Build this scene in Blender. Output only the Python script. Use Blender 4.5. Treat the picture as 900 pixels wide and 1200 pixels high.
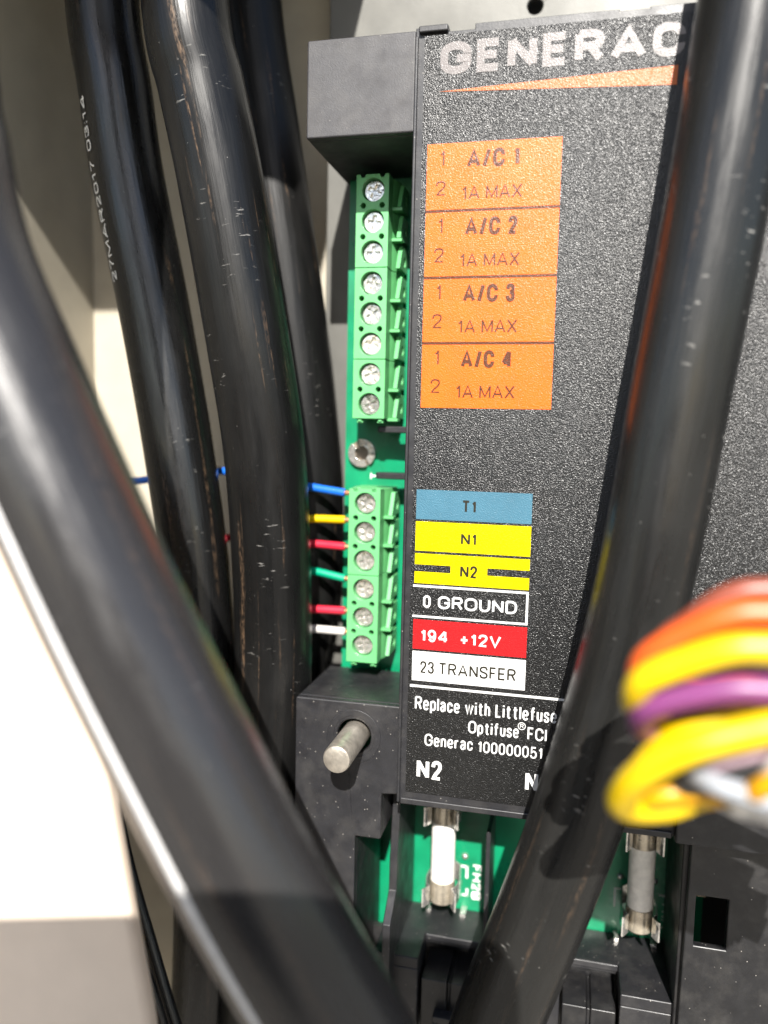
import bpy, bmesh, math, random
from mathutils import Vector, Matrix
from mathutils.geometry import tessellate_polygon, delaunay_2d_cdt

random.seed(7)
for o in list(bpy.data.objects):
    bpy.data.objects.remove(o)
sc = bpy.context.scene
C = sc.collection
U = 0.0009            # layout units (about a millimetre) to metres
FPX = 940.0           # focal length in photograph pixels
D0 = 135.0            # distance of the lens from the label plane, layout units

# ------------------------------------------------------------------ camera
def rot(yaw, pit, roll):
    return (Matrix.Rotation(yaw, 3, 'Z') @ Matrix.Rotation(pit, 3, 'X') @ Matrix.Rotation(roll, 3, 'Y'))
CM = rot(math.radians(13.37), math.radians(-5.65), math.radians(-1.28))
right, fwd, up = CM @ Vector((1, 0, 0)), CM @ Vector((0, 1, 0)), CM @ Vector((0, 0, 1))
cam_data = bpy.data.cameras.new('camera')
cam = bpy.data.objects.new('camera', cam_data)
C.objects.link(cam)
m = Matrix((right, up, -fwd)).transposed().to_4x4()
m.translation = Vector((0, -D0, 0)) * U
cam.matrix_world = m
cam_data.sensor_fit = 'VERTICAL'
cam_data.sensor_height = 36.0
cam_data.lens = FPX / 1200 * 36
cam_data.clip_start = 0.001
cam_data.clip_end = 50
cam_data.dof.use_dof = True
cam_data.dof.focus_distance = 0.1240
cam_data.dof.aperture_fstop = 10.0
sc.camera = cam

# ------------------------------------------------------------------ light
SUN = Vector((0.18, -1.0, 0.75)).normalized()
w = bpy.data.worlds.new('World'); sc.world = w; w.use_nodes = True
nt = w.node_tree; bg = nt.nodes['Background']
sky = nt.nodes.new('ShaderNodeTexSky'); sky.sky_type = 'NISHITA'; sky.sun_disc = False
sky.sun_elevation = math.asin(SUN.z)
sky.sun_rotation = math.atan2(SUN.x, SUN.y)
nt.links.new(sky.outputs[0], bg.inputs[0]); bg.inputs[1].default_value = 0.10
sl = bpy.data.lights.new('sun', 'SUN'); sl.energy = 5.0; sl.angle = math.radians(0.53); sl.color = (1, 0.96, 0.9)
so = bpy.data.objects.new('sun', sl); C.objects.link(so)
so.rotation_euler = SUN.to_track_quat('Z', 'Y').to_euler()
so.location = SUN * 2
sc.view_settings.view_transform = 'Standard'; sc.view_settings.look = 'None'
sc.view_settings.exposure = 1.22; sc.view_settings.gamma = 1
sc.view_settings.use_curve_mapping = False

# ------------------------------------------------------------------ helpers
def P(px, py, y):
    """photo pixel -> point on the plane Y = y (layout units)"""
    d = CM @ Vector(((px - 450) / FPX, 1, -(py - 600) / FPX))
    t = (y + D0) / d.y
    return Vector((0, -D0, 0)) + d * t
def PZ(px, py, z):
    d = CM @ Vector(((px - 450) / FPX, 1, -(py - 600) / FPX))
    return Vector((0, -D0, 0)) + d * (z / d.z)
def X(px, py, y): return P(px, py, y).x
def Z(px, py, y): return P(px, py, y).z

def inside(c, poly):
    r = False; j = len(poly) - 1
    for i in range(len(poly)):
        (xi, yi), (xj, yj) = poly[i], poly[j]
        if (yi > c[1]) != (yj > c[1]) and c[0] < (xj - xi)*(c[1] - yi)/(yj - yi) + xi: r = not r
        j = i
    return r
class MB:
    def __init__(s): s.v = []; s.f = []; s.uv = {}
    def add(s, verts, faces):
        n = len(s.v); s.v += [tuple(v) for v in verts]; s.f += [tuple(i + n for i in f) for f in faces]; return s
    def box(s, a, b):
        x0, y0, z0 = a; x1, y1, z1 = b
        x0, x1 = min(x0, x1), max(x0, x1); y0, y1 = min(y0, y1), max(y0, y1); z0, z1 = min(z0, z1), max(z0, z1)
        return s.add([(x0,y0,z0),(x1,y0,z0),(x1,y1,z0),(x0,y1,z0),(x0,y0,z1),(x1,y0,z1),(x1,y1,z1),(x0,y1,z1)],
                     [(0,3,2,1),(4,5,6,7),(0,1,5,4),(1,2,6,5),(2,3,7,6),(3,0,4,7)])
    def prism(s, outer, holes, a, b, plane='XZ'):
        """polygon (2D) with holes, extruded between a and b along the third axis"""
        loops = [outer] + list(holes)
        mp = {'XZ': lambda p, t: (p[0], t, p[1]), 'YZ': lambda p, t: (t, p[0], p[1]), 'XY': lambda p, t: (p[0], p[1], t)}[plane]
        flat = [p for l in loops for p in l]; n = len(flat)
        if holes:
            ed = []; k = 0
            for l in loops:
                L = len(l); ed += [(k + q, k + (q + 1) % L) for q in range(L)]; k += L
            ov_, _, tr_, om, _, _ = delaunay_2d_cdt([Vector((p[0], p[1])) for p in flat], ed, [], 0, 1e-7)
            tris = []
            for t in tr_:
                c_ = (sum(ov_[q].x for q in t)/3, sum(ov_[q].y for q in t)/3)
                if all(om[q] for q in t) and inside(c_, outer) and not any(inside(c_, h_) for h_ in holes): tris.append(tuple(om[q][0] for q in t))
        else:
            tris = tessellate_polygon([[Vector((p[0], p[1], 0)) for p in outer]])
        V = [mp(p, a) for p in flat] + [mp(p, b) for p in flat]
        F = []
        for t in tris:
            F.append(tuple(t)); F.append(tuple(i + n for i in reversed(t)))
        k = 0
        for l in loops:
            L = len(l)
            for i in range(L):
                p, q = k + i, k + (i + 1) % L
                F.append((p, q, q + n, p + n))
            k += L
        return s.add(V, F)
    def lathe(s, origin, axis, prof, n=24):
        """prof: list of (radius, distance along axis)"""
        ax = Vector(axis).normalized(); u = ax.orthogonal().normalized(); v = ax.cross(u); o = Vector(origin)
        V = []; F = []
        for r, h in prof:
            for i in range(n):
                a = 2 * math.pi * i / n
                V.append(o + ax * h + (u * math.cos(a) + v * math.sin(a)) * r)
        for k in range(len(prof) - 1):
            for i in range(n):
                F.append((k*n+i, k*n+(i+1)%n, (k+1)*n+(i+1)%n, (k+1)*n+i))
        F.append(tuple(range(n))[::-1]); F.append(tuple(range((len(prof)-1)*n, len(prof)*n)))
        return s.add(V, F)
    def build(s, name, mat, parent=None, bevel=0, smooth=False, seg=2):
        me = bpy.data.meshes.new(name)
        org = parent_origin(parent)
        me.from_pydata([tuple((Vector(v) - org) * U) for v in s.v], [], s.f)
        bm = bmesh.new(); bm.from_mesh(me)
        bmesh.ops.recalc_face_normals(bm, faces=bm.faces)
        bm.to_mesh(me); bm.free()
        if mat: me.materials.append(mat)
        o = bpy.data.objects.new(name, me); C.objects.link(o)
        if parent: o.parent = parent
        if bevel:
            md = o.modifiers.new('bevel', 'BEVEL'); md.width = bevel * U; md.segments = seg; md.harden_normals = True; md.limit_method = 'ANGLE'; md.angle_limit = math.radians(35)
            smooth = True
        if smooth:
            me.shade_auto_smooth(30) if hasattr(me, 'shade_auto_smooth') else None
            for p in me.polygons: p.use_smooth = True
            me.set_sharp_from_angle(angle=math.radians(40))
        return o
def parent_origin(p):
    o = Vector((0, 0, 0))
    while p is not None:
        o = o + Vector(p.location) / U
        p = p.parent
    return o
def circle(cx, cz, r, n=24, a0=0): return [(cx + r*math.cos(a0+2*math.pi*i/n), cz + r*math.sin(a0+2*math.pi*i/n)) for i in range(n)]
def empty(name, loc=(0, 0, 0)):
    o = bpy.data.objects.new(name, None); C.objects.link(o); o.location = Vector(loc) * U; o.empty_display_size = 0.005
    return o
def tag(o, label, cat, group=None):
    o['label'] = label; o['category'] = cat
    if group: o['group'] = group
    return o
def structure(o, label=None):
    o['kind'] = 'structure'
    return o

def catmull(pts, step=1.2):
    pts = [Vector(p) for p in pts]
    e = [pts[0]*2 - pts[1]] + pts + [pts[-1]*2 - pts[-2]]
    out = []
    for i in range(1, len(e) - 2):
        p0, p1, p2, p3 = e[i-1:i+3]
        n = max(2, int((p2 - p1).length / step))
        for k in range(n):
            t = k / n
            out.append(0.5*((2*p1) + (p2-p0)*t + (2*p0-5*p1+4*p2-p3)*t*t + (3*p1-p0-3*p2+p3)*t**3))
    out.append(pts[-1]); return out
def frames(path):
    fr = []
    for i in range(len(path)):
        T = (path[min(i+1, len(path)-1)] - path[max(i-1, 0)]).normalized()
        if not fr:
            ref = Vector((0, -1, 0)); N = (ref - T*ref.dot(T))
            if N.length < 0.2: ref = Vector((0, 0, 1)); N = ref - T*ref.dot(T)
        else:
            N = fr[-1][1] - T * fr[-1][1].dot(T)
        N.normalize(); fr.append((T, N, T.cross(N)))
    return fr
def tube(name, pts, r, mat, parent=None, n=32, step=1.2, wob=0.0, seed=0):
    path = catmull(pts, step); fr = frames(path)
    rr = random.Random(seed); ph = [rr.uniform(0, 6.28) for _ in range(6)]
    org = parent_origin(parent)
    V = []; F = []; UV = []
    s = 0; S = []
    for i, p in enumerate(path):
        if i: s += (p - path[i-1]).length
        S.append(s); T, N, B = fr[i]
        for k in range(n):
            a = 2*math.pi*k/n
            q = r * (1 + wob*(math.sin(2*a + ph[0] + s*0.05) * 0.6 + math.sin(s*0.11 + ph[1]) * 0.5 + math.sin(3*a + s*.17 + ph[2])*.3))
            V.append((p + (N*math.cos(a) + B*math.sin(a))*q - org) * U)
    m_ = len(path)
    for i in range(m_ - 1):
        for k in range(n):
            F.append((i*n+k, (i+1)*n+k, (i+1)*n+(k+1)%n, i*n+(k+1)%n))
            UV.append(((k/n, S[i]/100), (k/n, S[i+1]/100), ((k+1)/n, S[i+1]/100), ((k+1)/n, S[i]/100)))
    F.append(tuple(range(n))); UV.append(((0, 0),)*n)
    F.append(tuple(range((m_-1)*n, m_*n))[::-1]); UV.append(((0, 0),)*n)
    me = bpy.data.meshes.new(name); me.from_pydata([tuple(v) for v in V], [], F)
    uvl = me.uv_layers.new(name='UVMap'); k = 0
    for u in UV:
        for c in u: uvl.data[k].uv = c; k += 1
    for p in me.polygons: p.use_smooth = True
    me.set_sharp_from_angle(angle=math.radians(50))
    me.materials.append(mat)
    o = bpy.data.objects.new(name, me); C.objects.link(o)
    if parent: o.parent = parent
    return o, path, fr, S


# ---- a small stroke alphabet (grotesque letterforms); u, v in 0..1 of each glyph's box
def _arc(cx, cy, rx, ry, a0, a1, n=8):
    return [(cx + rx*math.cos(math.radians(a0 + (a1-a0)*i/n)), cy + ry*math.sin(math.radians(a0 + (a1-a0)*i/n))) for i in range(n + 1)]
def _sp(*p):
    q = [Vector((a, b, 0)) for a, b in p]; return [(v.x, v.y) for v in catmull(q, .09)]
_k = .30
_O = _arc(.5, 1-_k, .5, _k, 0, 180) + _arc(.5, _k, .5, _k, 180, 360); _O = _O + [_O[0]]
_C = [(1, .66)] + _arc(.5, 1-_k, .5, _k, 0, 180) + _arc(.5, _k, .5, _k, 180, 360) + [(1, .34)]
_S = _sp((1, .73), (.86, .95), (.5, 1), (.12, .93), (.0, .75), (.14, .59), (.5, .51), (.88, .40), (1, .24), (.86, .06), (.5, 0), (.13, .06), (0, .28))
X_ = .73   # x-height
def _low(p): return [(a, b*X_) for a, b in p]
_bowl = _low(_O)
GL = {   # width, strokes
 'A': (.98, [[(0, 0), (.5, 1), (1, 0)], [(.17, .31), (.83, .31)]]), 'C': (.86, [_C]), 'O': (.95, [_O]), '0': (.68, [_O]),
 'D': (.86, [[(0, 0), (0, 1)], [(0, 1), (.45, 1)] + _arc(.45, .6, .55, .4, 90, 0) + _arc(.45, .4, .55, .4, 0, -90) + [(0, 0)]]),
 'E': (.74, [[(1, 1), (0, 1), (0, 0), (1, 0)], [(0, .52), (.9, .52)]]), 'F': (.68, [[(1, 1), (0, 1), (0, 0)], [(0, .5), (.88, .5)]]),
 'G': (.92, [_C[:-1] + [(1, .30), (1, .47), (.55, .47)]]), 'H': (.84, [[(0, 0), (0, 1)], [(1, 0), (1, 1)], [(0, .51), (1, .51)]]),
 'I': (.2, [[(.5, 0), (.5, 1)]]), 'L': (.66, [[(0, 1), (0, 0), (1, 0)]]), 'M': (1.02, [[(0, 0), (0, 1)], [(0, .97), (.5, .08), (1, .97)], [(1, 0), (1, 1)]]),
 'N': (.84, [[(0, 0), (0, 1)], [(0, .97), (1, .03)], [(1, 0), (1, 1)]]), 'B': (.8, [[(0, 0), (0, 1)], [(0, .51), (.6, .51)] + _arc(.6, .755, .36, .245, -90, 90) + [(0, 1)], [(0, 0), (.6, 0)] + _arc(.6, .255, .4, .255, -90, 90)]),
 'R': (.82, [[(0, 0), (0, 1)], [(0, 1), (.6, 1)] + _arc(.6, .755, .4, .245, 90, -90) + [(0, .51)], [(.55, .51), (1, 0)]]),
 'S': (.82, [_S]), 'T': (.82, [[(0, 1), (1, 1)], [(.5, 1), (.5, 0)]]), 'U': (.82, [[(0, 1), (0, .3)] + _arc(.5, .3, .5, .3, 180, 360) + [(1, 1)]]),
 'V': (.88, [[(0, 1), (.5, 0), (1, 1)]]), 'X': (.88, [[(0, 0), (1, 1)], [(0, 1), (1, 0)]]), '/': (.58, [[(0, -.04), (1, 1.04)]]),
 '+': (.68, [[(0, .42), (1, .42)], [(.5, .78), (.5, .06)]]), ':': (.12, [[(.5, .0), (.5, .15)], [(.5, .6), (.5, .75)]]), ' ': (.3, []),
 '1': (.46, [[(0, .76), (.5, .82), (.8, 1)], [(.8, 1), (.8, 0)]]), '2': (.70, [_sp((0, .70), (.1, .92), (.5, 1), (.9, .92), (.98, .72), (.8, .5), (.4, .26), (.08, .0)) + [(1, 0)]]),
 '3': (.70, [_sp((0, .75), (.15, .95), (.5, 1), (.88, .92), (.95, .74), (.8, .57), (.42, .53)), _sp((.42, .53), (.85, .47), (1, .27), (.86, .06), (.5, 0), (.13, .07), (0, .28))]),
 '4': (.86, [[(.76, 0), (.76, 1)], [(.70, 1), (0, .26)], [(0, .26), (1, .26)]]), '5': (.70, [[(.92, 1), (.18, 1), (.06, .47)] + _sp((.06, .47), (.45, .62), (.85, .55), (1, .32), (.86, .06), (.5, 0), (.13, .06), (0, .25))]),
 '7': (.68, [[(0, 1), (1, 1)] + _sp((1, 1), (.55, .5), (.35, 0))]), '9': (.70, [_arc(.5, .68, .5, .32, 0, 360, 20), _sp((1, .68), (.98, .35), (.8, .06), (.45, 0), (.05, .18))]),
 'a': (.66, [_sp((.05, .55), (.2, .70), (.55, .73), (.9, .62), (.9, .4)) + [(.9, 0)], _sp((.9, .43), (.4, .40), (.02, .2), (.3, .0), (.65, .05), (.9, .22))]),
 'c': (.62, [_low(_C)]), 'e': (.66, [[(0, .36), (1, .36)], [(1, .36)] + _low(_arc(.5, .64, .5, .36, 0, 180)) + _low(_arc(.5, .34, .5, .34, 180, 335))]),
 'f': (.60, [[(.42, 0), (.42, .78)] + _sp((.42, .78), (.55, .98), (1, 1)), [(0, .71), (1, .71)]]), 'h': (.62, [[(0, 0), (0, 1)], [(0, .45)] + _arc(.5, .47, .5, .26, 180, 0) + [(1, 0)]]),
 'i': (.2, [[(.5, 0), (.5, X_)], [(.5, .88), (.5, 1)]]), 'l': (.2, [[(.5, 0), (.5, 1)]]), 'n': (.62, [[(0, 0), (0, X_)], [(0, .45)] + _arc(.5, .47, .5, .26, 180, 0) + [(1, 0)]]),
 'p': (.66, [[(0, -.27), (0, X_)], _bowl]), 'r': (.50, [[(0, 0), (0, X_)], _sp((0, .42), (.25, .66), (1, .71))]), 's': (.60, [_low(_S)]),
 't': (.60, [[(.45, .95), (.45, .14)] + _sp((.45, .14), (.6, .02), (1, 0)), [(0, .71), (1, .71)]]), 'u': (.62, [[(0, X_), (0, .26)] + _arc(.5, .26, .5, .26, 180, 360) + [(1, .26)], [(1, X_), (1, 0)]]),
 'w': (.98, [[(0, X_), (.27, 0), (.5, X_), (.73, 0), (1, X_)]]),
}
def ribbon(p, hw):
    q = [p[0]]
    for a in p[1:]:
        if math.hypot(a[0]-q[-1][0], a[1]-q[-1][1]) > 1e-5: q.append(a)
    closed = len(q) > 3 and math.hypot(q[0][0]-q[-1][0], q[0][1]-q[-1][1]) < 1e-4
    n = len(q); V = []; F = []
    for i in range(n):
        a = q[i-1] if i else (q[-2] if closed else None); b = q[i+1] if i < n-1 else (q[1] if closed else None)
        ds = []
        if a is not None: d = Vector((q[i][0]-a[0], q[i][1]-a[1])); d.normalize(); ds.append(d)
        if b is not None: d = Vector((b[0]-q[i][0], b[1]-q[i][1])); d.normalize(); ds.append(d)
        ns = [Vector((-d.y, d.x)) for d in ds]; m_ = sum(ns, Vector((0, 0)))
        if m_.length < .1: m_ = ns[0]
        m_.normalize(); k = hw / max(.72, m_.dot(ns[0]))
        V += [(q[i][0] + m_.x*k, q[i][1] + m_.y*k), (q[i][0] - m_.x*k, q[i][1] - m_.y*k)]
    for i in range(n - 1): F.append((2*i, 2*i+1, 2*i+3, 2*i+2))
    return V, F
def text_mesh(body, w, h, stroke):
    """2D letters filling w x h (capital height); returns (x, y, layer) vertices and faces"""
    gap = .12 + stroke / h * .15
    tot = sum(GL[c][0] for c in body) + gap*(len(body) - 1); k = w / tot
    x = 0; V = []; F = []; hw = stroke / 2; lay = 0
    for c in body:
        gw, strokes = GL[c]; gw *= k
        for st_ in strokes:
            p = [(x + (hw + u*(gw - stroke) if gw > stroke else gw*.5), hw + v*(h - stroke)) for u, v in st_]
            v2, f2 = ribbon(p, hw); n = len(V)
            V += [(a, b, lay % 6) for a, b in v2]; F += [tuple(i + n for i in f) for f in f2]; lay += 1
        x += gw + gap*k
    return V, F
def text_rect(name, body, x0, x1, zb, zt, y, mat, parent, weight=.14):
    """letters with the baseline at zb, capitals up to zt, spanning x0..x1 on the plane Y = y"""
    V, F = text_mesh(body, x1 - x0, zt - zb, weight*(zt - zb))
    mb = MB(); mb.add([(x0 + a, y - .006*l, zb + b) for a, b, l in V], F)
    return mb.build(name, mat, parent)
def text_px(name, body, l, r, base, top, y, mat, parent, weight=.14):
    a = P(l, base, y); b = P(l, top, y); c = P(r, base, y)
    return text_rect(name, body, a.x, c.x, a.z, b.z, y, mat, parent, weight)

# ------------------------------------------------------------------ materials
def new_mat(name):
    mt = bpy.data.materials.new(name); mt.use_nodes = True
    return mt, mt.node_tree, mt.node_tree.nodes['Principled BSDF']
def N_(nt, t, **kw):
    n = nt.nodes.new(t)
    for k, v in kw.items(): setattr(n, k, v)
    return n
def noise(nt, vec, scale, detail=3, rough=0.5):
    n = N_(nt, 'ShaderNodeTexNoise'); n.inputs['Scale'].default_value = scale; n.inputs['Detail'].default_value = detail; n.inputs['Roughness'].default_value = rough
    if vec is not None: nt.links.new(vec, n.inputs['Vector'])
    return n
def ramp(nt, fac, stops):
    r = N_(nt, 'ShaderNodeValToRGB')
    el = r.color_ramp.elements
    while len(el) < len(stops): el.new(0.5)
    for e, (p, c) in zip(el, stops):
        e.position = p; e.color = (c, c, c, 1) if isinstance(c, (int, float)) else (*c, 1)
    nt.links.new(fac, r.inputs[0]); return r
def mixc(nt, fac, a, b):
    mx = N_(nt, 'ShaderNodeMix', data_type='RGBA')
    if isinstance(fac, float): mx.inputs[0].default_value = fac
    else: nt.links.new(fac, mx.inputs[0])
    for sck, v in ((mx.inputs[6], a), (mx.inputs[7], b)):
        if isinstance(v, tuple): sck.default_value = (*v, 1)
        else: nt.links.new(v, sck)
    return mx.outputs[2]
def bump(nt, bs, h, strength, dist):
    b = N_(nt, 'ShaderNodeBump'); b.inputs['Strength'].default_value = strength; b.inputs['Distance'].default_value = dist
    nt.links.new(h, b.inputs['Height']); nt.links.new(b.outputs[0], bs.inputs['Normal']); return b
def obj_vec(nt):
    return N_(nt, 'ShaderNodeNewGeometry').outputs['Position']

def plain(name, col, rough=0.45, metal=0.0, spec=0.5, nscale=900, amount=0.12, bumps=0.0, bscale=2500, dust=0.0, dustcol=(.30, .28, .25)):
    """base colour with soft mottling, optional fine relief and dust specks"""
    mt, nt, bs = new_mat(name); v = obj_vec(nt)
    n = noise(nt, v, nscale, 4)
    dark = tuple(c*(1-amount) for c in col); lite = tuple(min(1, c*(1+amount)) for c in col)
    c = mixc(nt, ramp(nt, n.outputs[0], [(.3, 0.), (.7, 1.)]).outputs[0], dark, lite)
    if dust:
        vo = N_(nt, 'ShaderNodeTexVoronoi'); vo.inputs['Scale'].default_value = 2200; nt.links.new(v, vo.inputs['Vector'])
        d1 = ramp(nt, vo.outputs['Distance'], [(0.08, 1.), (0.24, 0.)]).outputs[0]
        n2 = noise(nt, v, 130, 3); d2 = ramp(nt, n2.outputs[0], [(.52, 0.), (.66, 1.)]).outputs[0]
        sel = N_(nt, 'ShaderNodeSeparateColor'); nt.links.new(vo.outputs['Color'], sel.inputs[0])
        d3 = ramp(nt, sel.outputs[0], [(1 - dust, 0.), (1 - dust + .02, 1.)]).outputs[0]
        mu = N_(nt, 'ShaderNodeMath', operation='MULTIPLY'); nt.links.new(d1, mu.inputs[0]); nt.links.new(d3, mu.inputs[1])
        c = mixc(nt, mu.outputs[0], c, dustcol)
        n3 = noise(nt, v, 260, 5, .65); film = ramp(nt, n3.outputs[0], [(.45, 0.), (.8, .16)]).outputs[0]
        c = mixc(nt, film, c, tuple(x*.45 for x in dustcol))
    nt.links.new(c, bs.inputs['Base Color'])
    r2 = noise(nt, v, nscale*.4, 3); rr = ramp(nt, r2.outputs[0], [(.3, max(0, rough-.08)), (.7, min(1, rough+.1))])
    nt.links.new(rr.outputs[0], bs.inputs['Roughness'])
    bs.inputs['Metallic'].default_value = metal; bs.inputs['Specular IOR Level'].default_value = spec
    if bumps:
        bn = noise(nt, v, bscale, 4, .6); bump(nt, bs, bn.outputs[0], bumps, 0.0002)
    return mt

def print_mat(name, col, k=1.0, rough=.3, spec=.3):
    """ink on a grained polycarbonate overlay: every grain catches the light differently"""
    mt, nt, bs = new_mat(name); v = obj_vec(nt)
    n1 = noise(nt, v, 6500, 1, .5)
    vo = N_(nt, 'ShaderNodeTexVoronoi'); vo.inputs['Scale'].default_value = 5200; nt.links.new(v, vo.inputs['Vector'])
    big = noise(nt, v, 250, 3)
    c = mixc(nt, ramp(nt, big.outputs[0], [(.3, 0.), (.7, 1.)]).outputs[0], tuple(x*.94 for x in col), tuple(min(1, x*1.06) for x in col))
    nt.links.new(c, bs.inputs['Base Color'])
    bs.inputs['Roughness'].default_value = rough
    bs.inputs['Specular IOR Level'].default_value = spec
    ad = N_(nt, 'ShaderNodeMath', operation='MULTIPLY_ADD'); ad.inputs[1].default_value = .9
    nt.links.new(n1.outputs[0], ad.inputs[0]); nt.links.new(vo.outputs['Distance'], ad.inputs[2])
    bump(nt, bs, ad.outputs[0], 1.0*k, 0.00006)
    return mt

def cable_mat(name, base=(.005, .005, .005), brown=.5, scr=.5, seed=0.0, rough=.26, spec=.5):
    mt, nt, bs = new_mat(name)
    uv = N_(nt, 'ShaderNodeUVMap').outputs[0]
    def mapped(sx, sy, off=0.0, rz=0.0):
        mp = N_(nt, 'ShaderNodeMapping'); mp.inputs['Scale'].default_value = (sx, sy, 1); mp.inputs['Location'].default_value = (seed + off, seed*.7 + off, 0)
        mp.inputs['Rotation'].default_value = (0, 0, rz)
        nt.links.new(uv, mp.inputs[0]); return mp.outputs[0]
    # long streaks of brown dust rubbed along the jacket
    a = noise(nt, mapped(20, 1.6), 1, 3, .6); fa = ramp(nt, a.outputs[0], [(.60, 0.), (.68, 1.)]).outputs[0]
    b = noise(nt, mapped(120, 60, 3), 1, 4, .7); fb = ramp(nt, b.outputs[0], [(.42, 0.), (.62, 1.)]).outputs[0]
    mu = N_(nt, 'ShaderNodeMath', operation='MULTIPLY'); nt.links.new(fa, mu.inputs[0]); nt.links.new(fb, mu.inputs[1])
    mu2 = N_(nt, 'ShaderNodeMath', operation='MULTIPLY'); nt.links.new(mu.outputs[0], mu2.inputs[0]); mu2.inputs[1].default_value = brown
    c = mixc(nt, mu2.outputs[0], base, (.17, .105, .06))
    # grey film
    g = noise(nt, mapped(6, 3, 9), 1, 5, .6); fg = ramp(nt, g.outputs[0], [(.45, 0.), (.8, .05)]).outputs[0]
    c = mixc(nt, fg, c, (.16, .15, .14))
    # scuffs: short pale marks in patches
    s1 = noise(nt, mapped(17, 130, 5, .42), 1, 3, .6); f1 = ramp(nt, s1.outputs[0], [(.63, 0.), (.70, 1.)]).outputs[0]
    s2 = noise(nt, mapped(5, 5, 7), 1, 2, .5); f2 = ramp(nt, s2.outputs[0], [(.55, 0.), (.66, 1.)]).outputs[0]
    m3 = N_(nt, 'ShaderNodeMath', operation='MULTIPLY'); nt.links.new(f1, m3.inputs[0]); nt.links.new(f2, m3.inputs[1])
    m4 = N_(nt, 'ShaderNodeMath', operation='MULTIPLY'); nt.links.new(m3.outputs[0], m4.inputs[0]); m4.inputs[1].default_value = scr
    c = mixc(nt, m4.outputs[0], c, (.30, .29, .27))
    # dust specks
    vo = N_(nt, 'ShaderNodeTexVoronoi'); vo.inputs['Scale'].default_value = 1
    nt.links.new(mapped(90, 200, 2), vo.inputs['Vector'])
    d1 = ramp(nt, vo.outputs['Distance'], [(0.05, 1.), (0.13, 0.)]).outputs[0]
    sel = N_(nt, 'ShaderNodeSeparateColor'); nt.links.new(vo.outputs['Color'], sel.inputs[0])
    d3 = ramp(nt, sel.outputs[0], [(.993, 0.), (.996, 1.)]).outputs[0]
    m5 = N_(nt, 'ShaderNodeMath', operation='MULTIPLY'); nt.links.new(d1, m5.inputs[0]); nt.links.new(d3, m5.inputs[1])
    c = mixc(nt, m5.outputs[0], c, (.5, .48, .44))
    nt.links.new(c, bs.inputs['Base Color'])
    rg = noise(nt, mapped(20, 8, 4), 1, 4, .6); rr = ramp(nt, rg.outputs[0], [(.3, rough - .08), (.7, rough + .12)])
    rm = mixc(nt, mu2.outputs[0], rr.outputs[0], (.7, .7, .7)); nt.links.new(rm, bs.inputs['Roughness'])
    h = noise(nt, mapped(50, 5, 6), 1, 4, .6); bump(nt, bs, h.outputs[0], .25, 0.0003)
    bs.inputs['Specular IOR Level'].default_value = spec
    return mt

M = {}
M['plastic'] = plain('black_plastic', (.014, .014, .016), .42, bumps=.12, bscale=3500, dust=.06)
M['plastic_clean'] = plain('black_plastic_smooth', (.010, .010, .011), .38, bumps=.08, bscale=3500, dust=.04)
M['rim'] = plain('black_plastic_rim', (.016, .016, .018), .38, bumps=.08, bscale=3000, dust=.05)
M['box'] = plain('dark_grey_plastic', (.034, .033, .036), .55, bumps=.15, bscale=4500, dust=.015)
M['overlay'] = print_mat('overlay_black', (.006, .006, .006), 1.0, .30, .5)
M['orange'] = print_mat('ink_orange', (.56, .102, .006), .55)
M['swoosh'] = print_mat('ink_swoosh_orange', (.40, .095, .02), .55)
M['blue'] = print_mat('ink_blue', (.050, .130, .180), .6)
M['yellow'] = print_mat('ink_yellow', (.52, .42, .0), .4)
M['red'] = print_mat('ink_red', (.36, .010, .012), .6)
M['white'] = print_mat('ink_white', (.55, .55, .54), .35)
M['logo'] = print_mat('ink_logo_grey', (.16, .146, .142), .4)
M['ink_dark'] = print_mat('ink_dark_brown', (.075, .022, .008), .5)
M['ink_black'] = print_mat('ink_black', (.020, .018, .012), .5)
M['pcb'] = plain('pcb_green', (.003, .19, .085), .32, nscale=300, amount=.15)
M['terminal'] = plain('terminal_green', (.105, .375, .140), .42, nscale=300, amount=.06, bumps=.03)
M['silk'] = plain('silkscreen_white', (.75, .75, .72), .6)
M['steel'] = plain('nickel_steel', (.66, .64, .60), .15, metal=.80, nscale=1500, amount=.25, bumps=.75, bscale=650)
M['pin'] = plain('turned_steel', (.46, .42, .36), .36, metal=.75, nscale=900, amount=.2, bumps=.25, bscale=1500)
M['brass'] = plain('tinned_brass', (.56, .50, .40), .26, metal=.72, nscale=800, amount=.2, bumps=.1)
M['core'] = plain('aged_brass', (.16, .13, .10), .45, metal=.6)
M['copper'] = plain('copper', (.62, .30, .17), .35, metal=.8)
M['stripe'] = plain('stripe_white', (.62, .61, .60), .45)
M['ceramic'] = plain('ceramic_white', (.74, .72, .67), .55)
M['wall'] = plain('cream_paint', (.38, .345, .275), .5, nscale=200, amount=.05, bumps=.15, bscale=900)
M['plate'] = plain('galvanised_steel', (.105, .103, .093), .5, metal=.25, nscale=160, amount=.12, bumps=.1, bscale=700)
M['flange'] = plain('white_paint', (.70, .58, .47), .42, nscale=200, amount=.03, bumps=.08, bscale=600)
M['phone'] = plain('phone_black', (.01, .01, .012), .25)
M['cableA'] = cable_mat('jacket_a', seed=1.3, brown=.35, scr=.5)
M['cableB'] = cable_mat('jacket_b', seed=5.7, brown=.55, scr=.5, spec=.3, rough=.3)
M['cableC'] = cable_mat('jacket_c', seed=9.1, brown=.55, scr=.3, spec=.2, rough=.4)
M['cableD'] = cable_mat('jacket_d', seed=14.2, spec=.4, brown=.22, scr=.9, base=(.009, .009, .0085))
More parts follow.
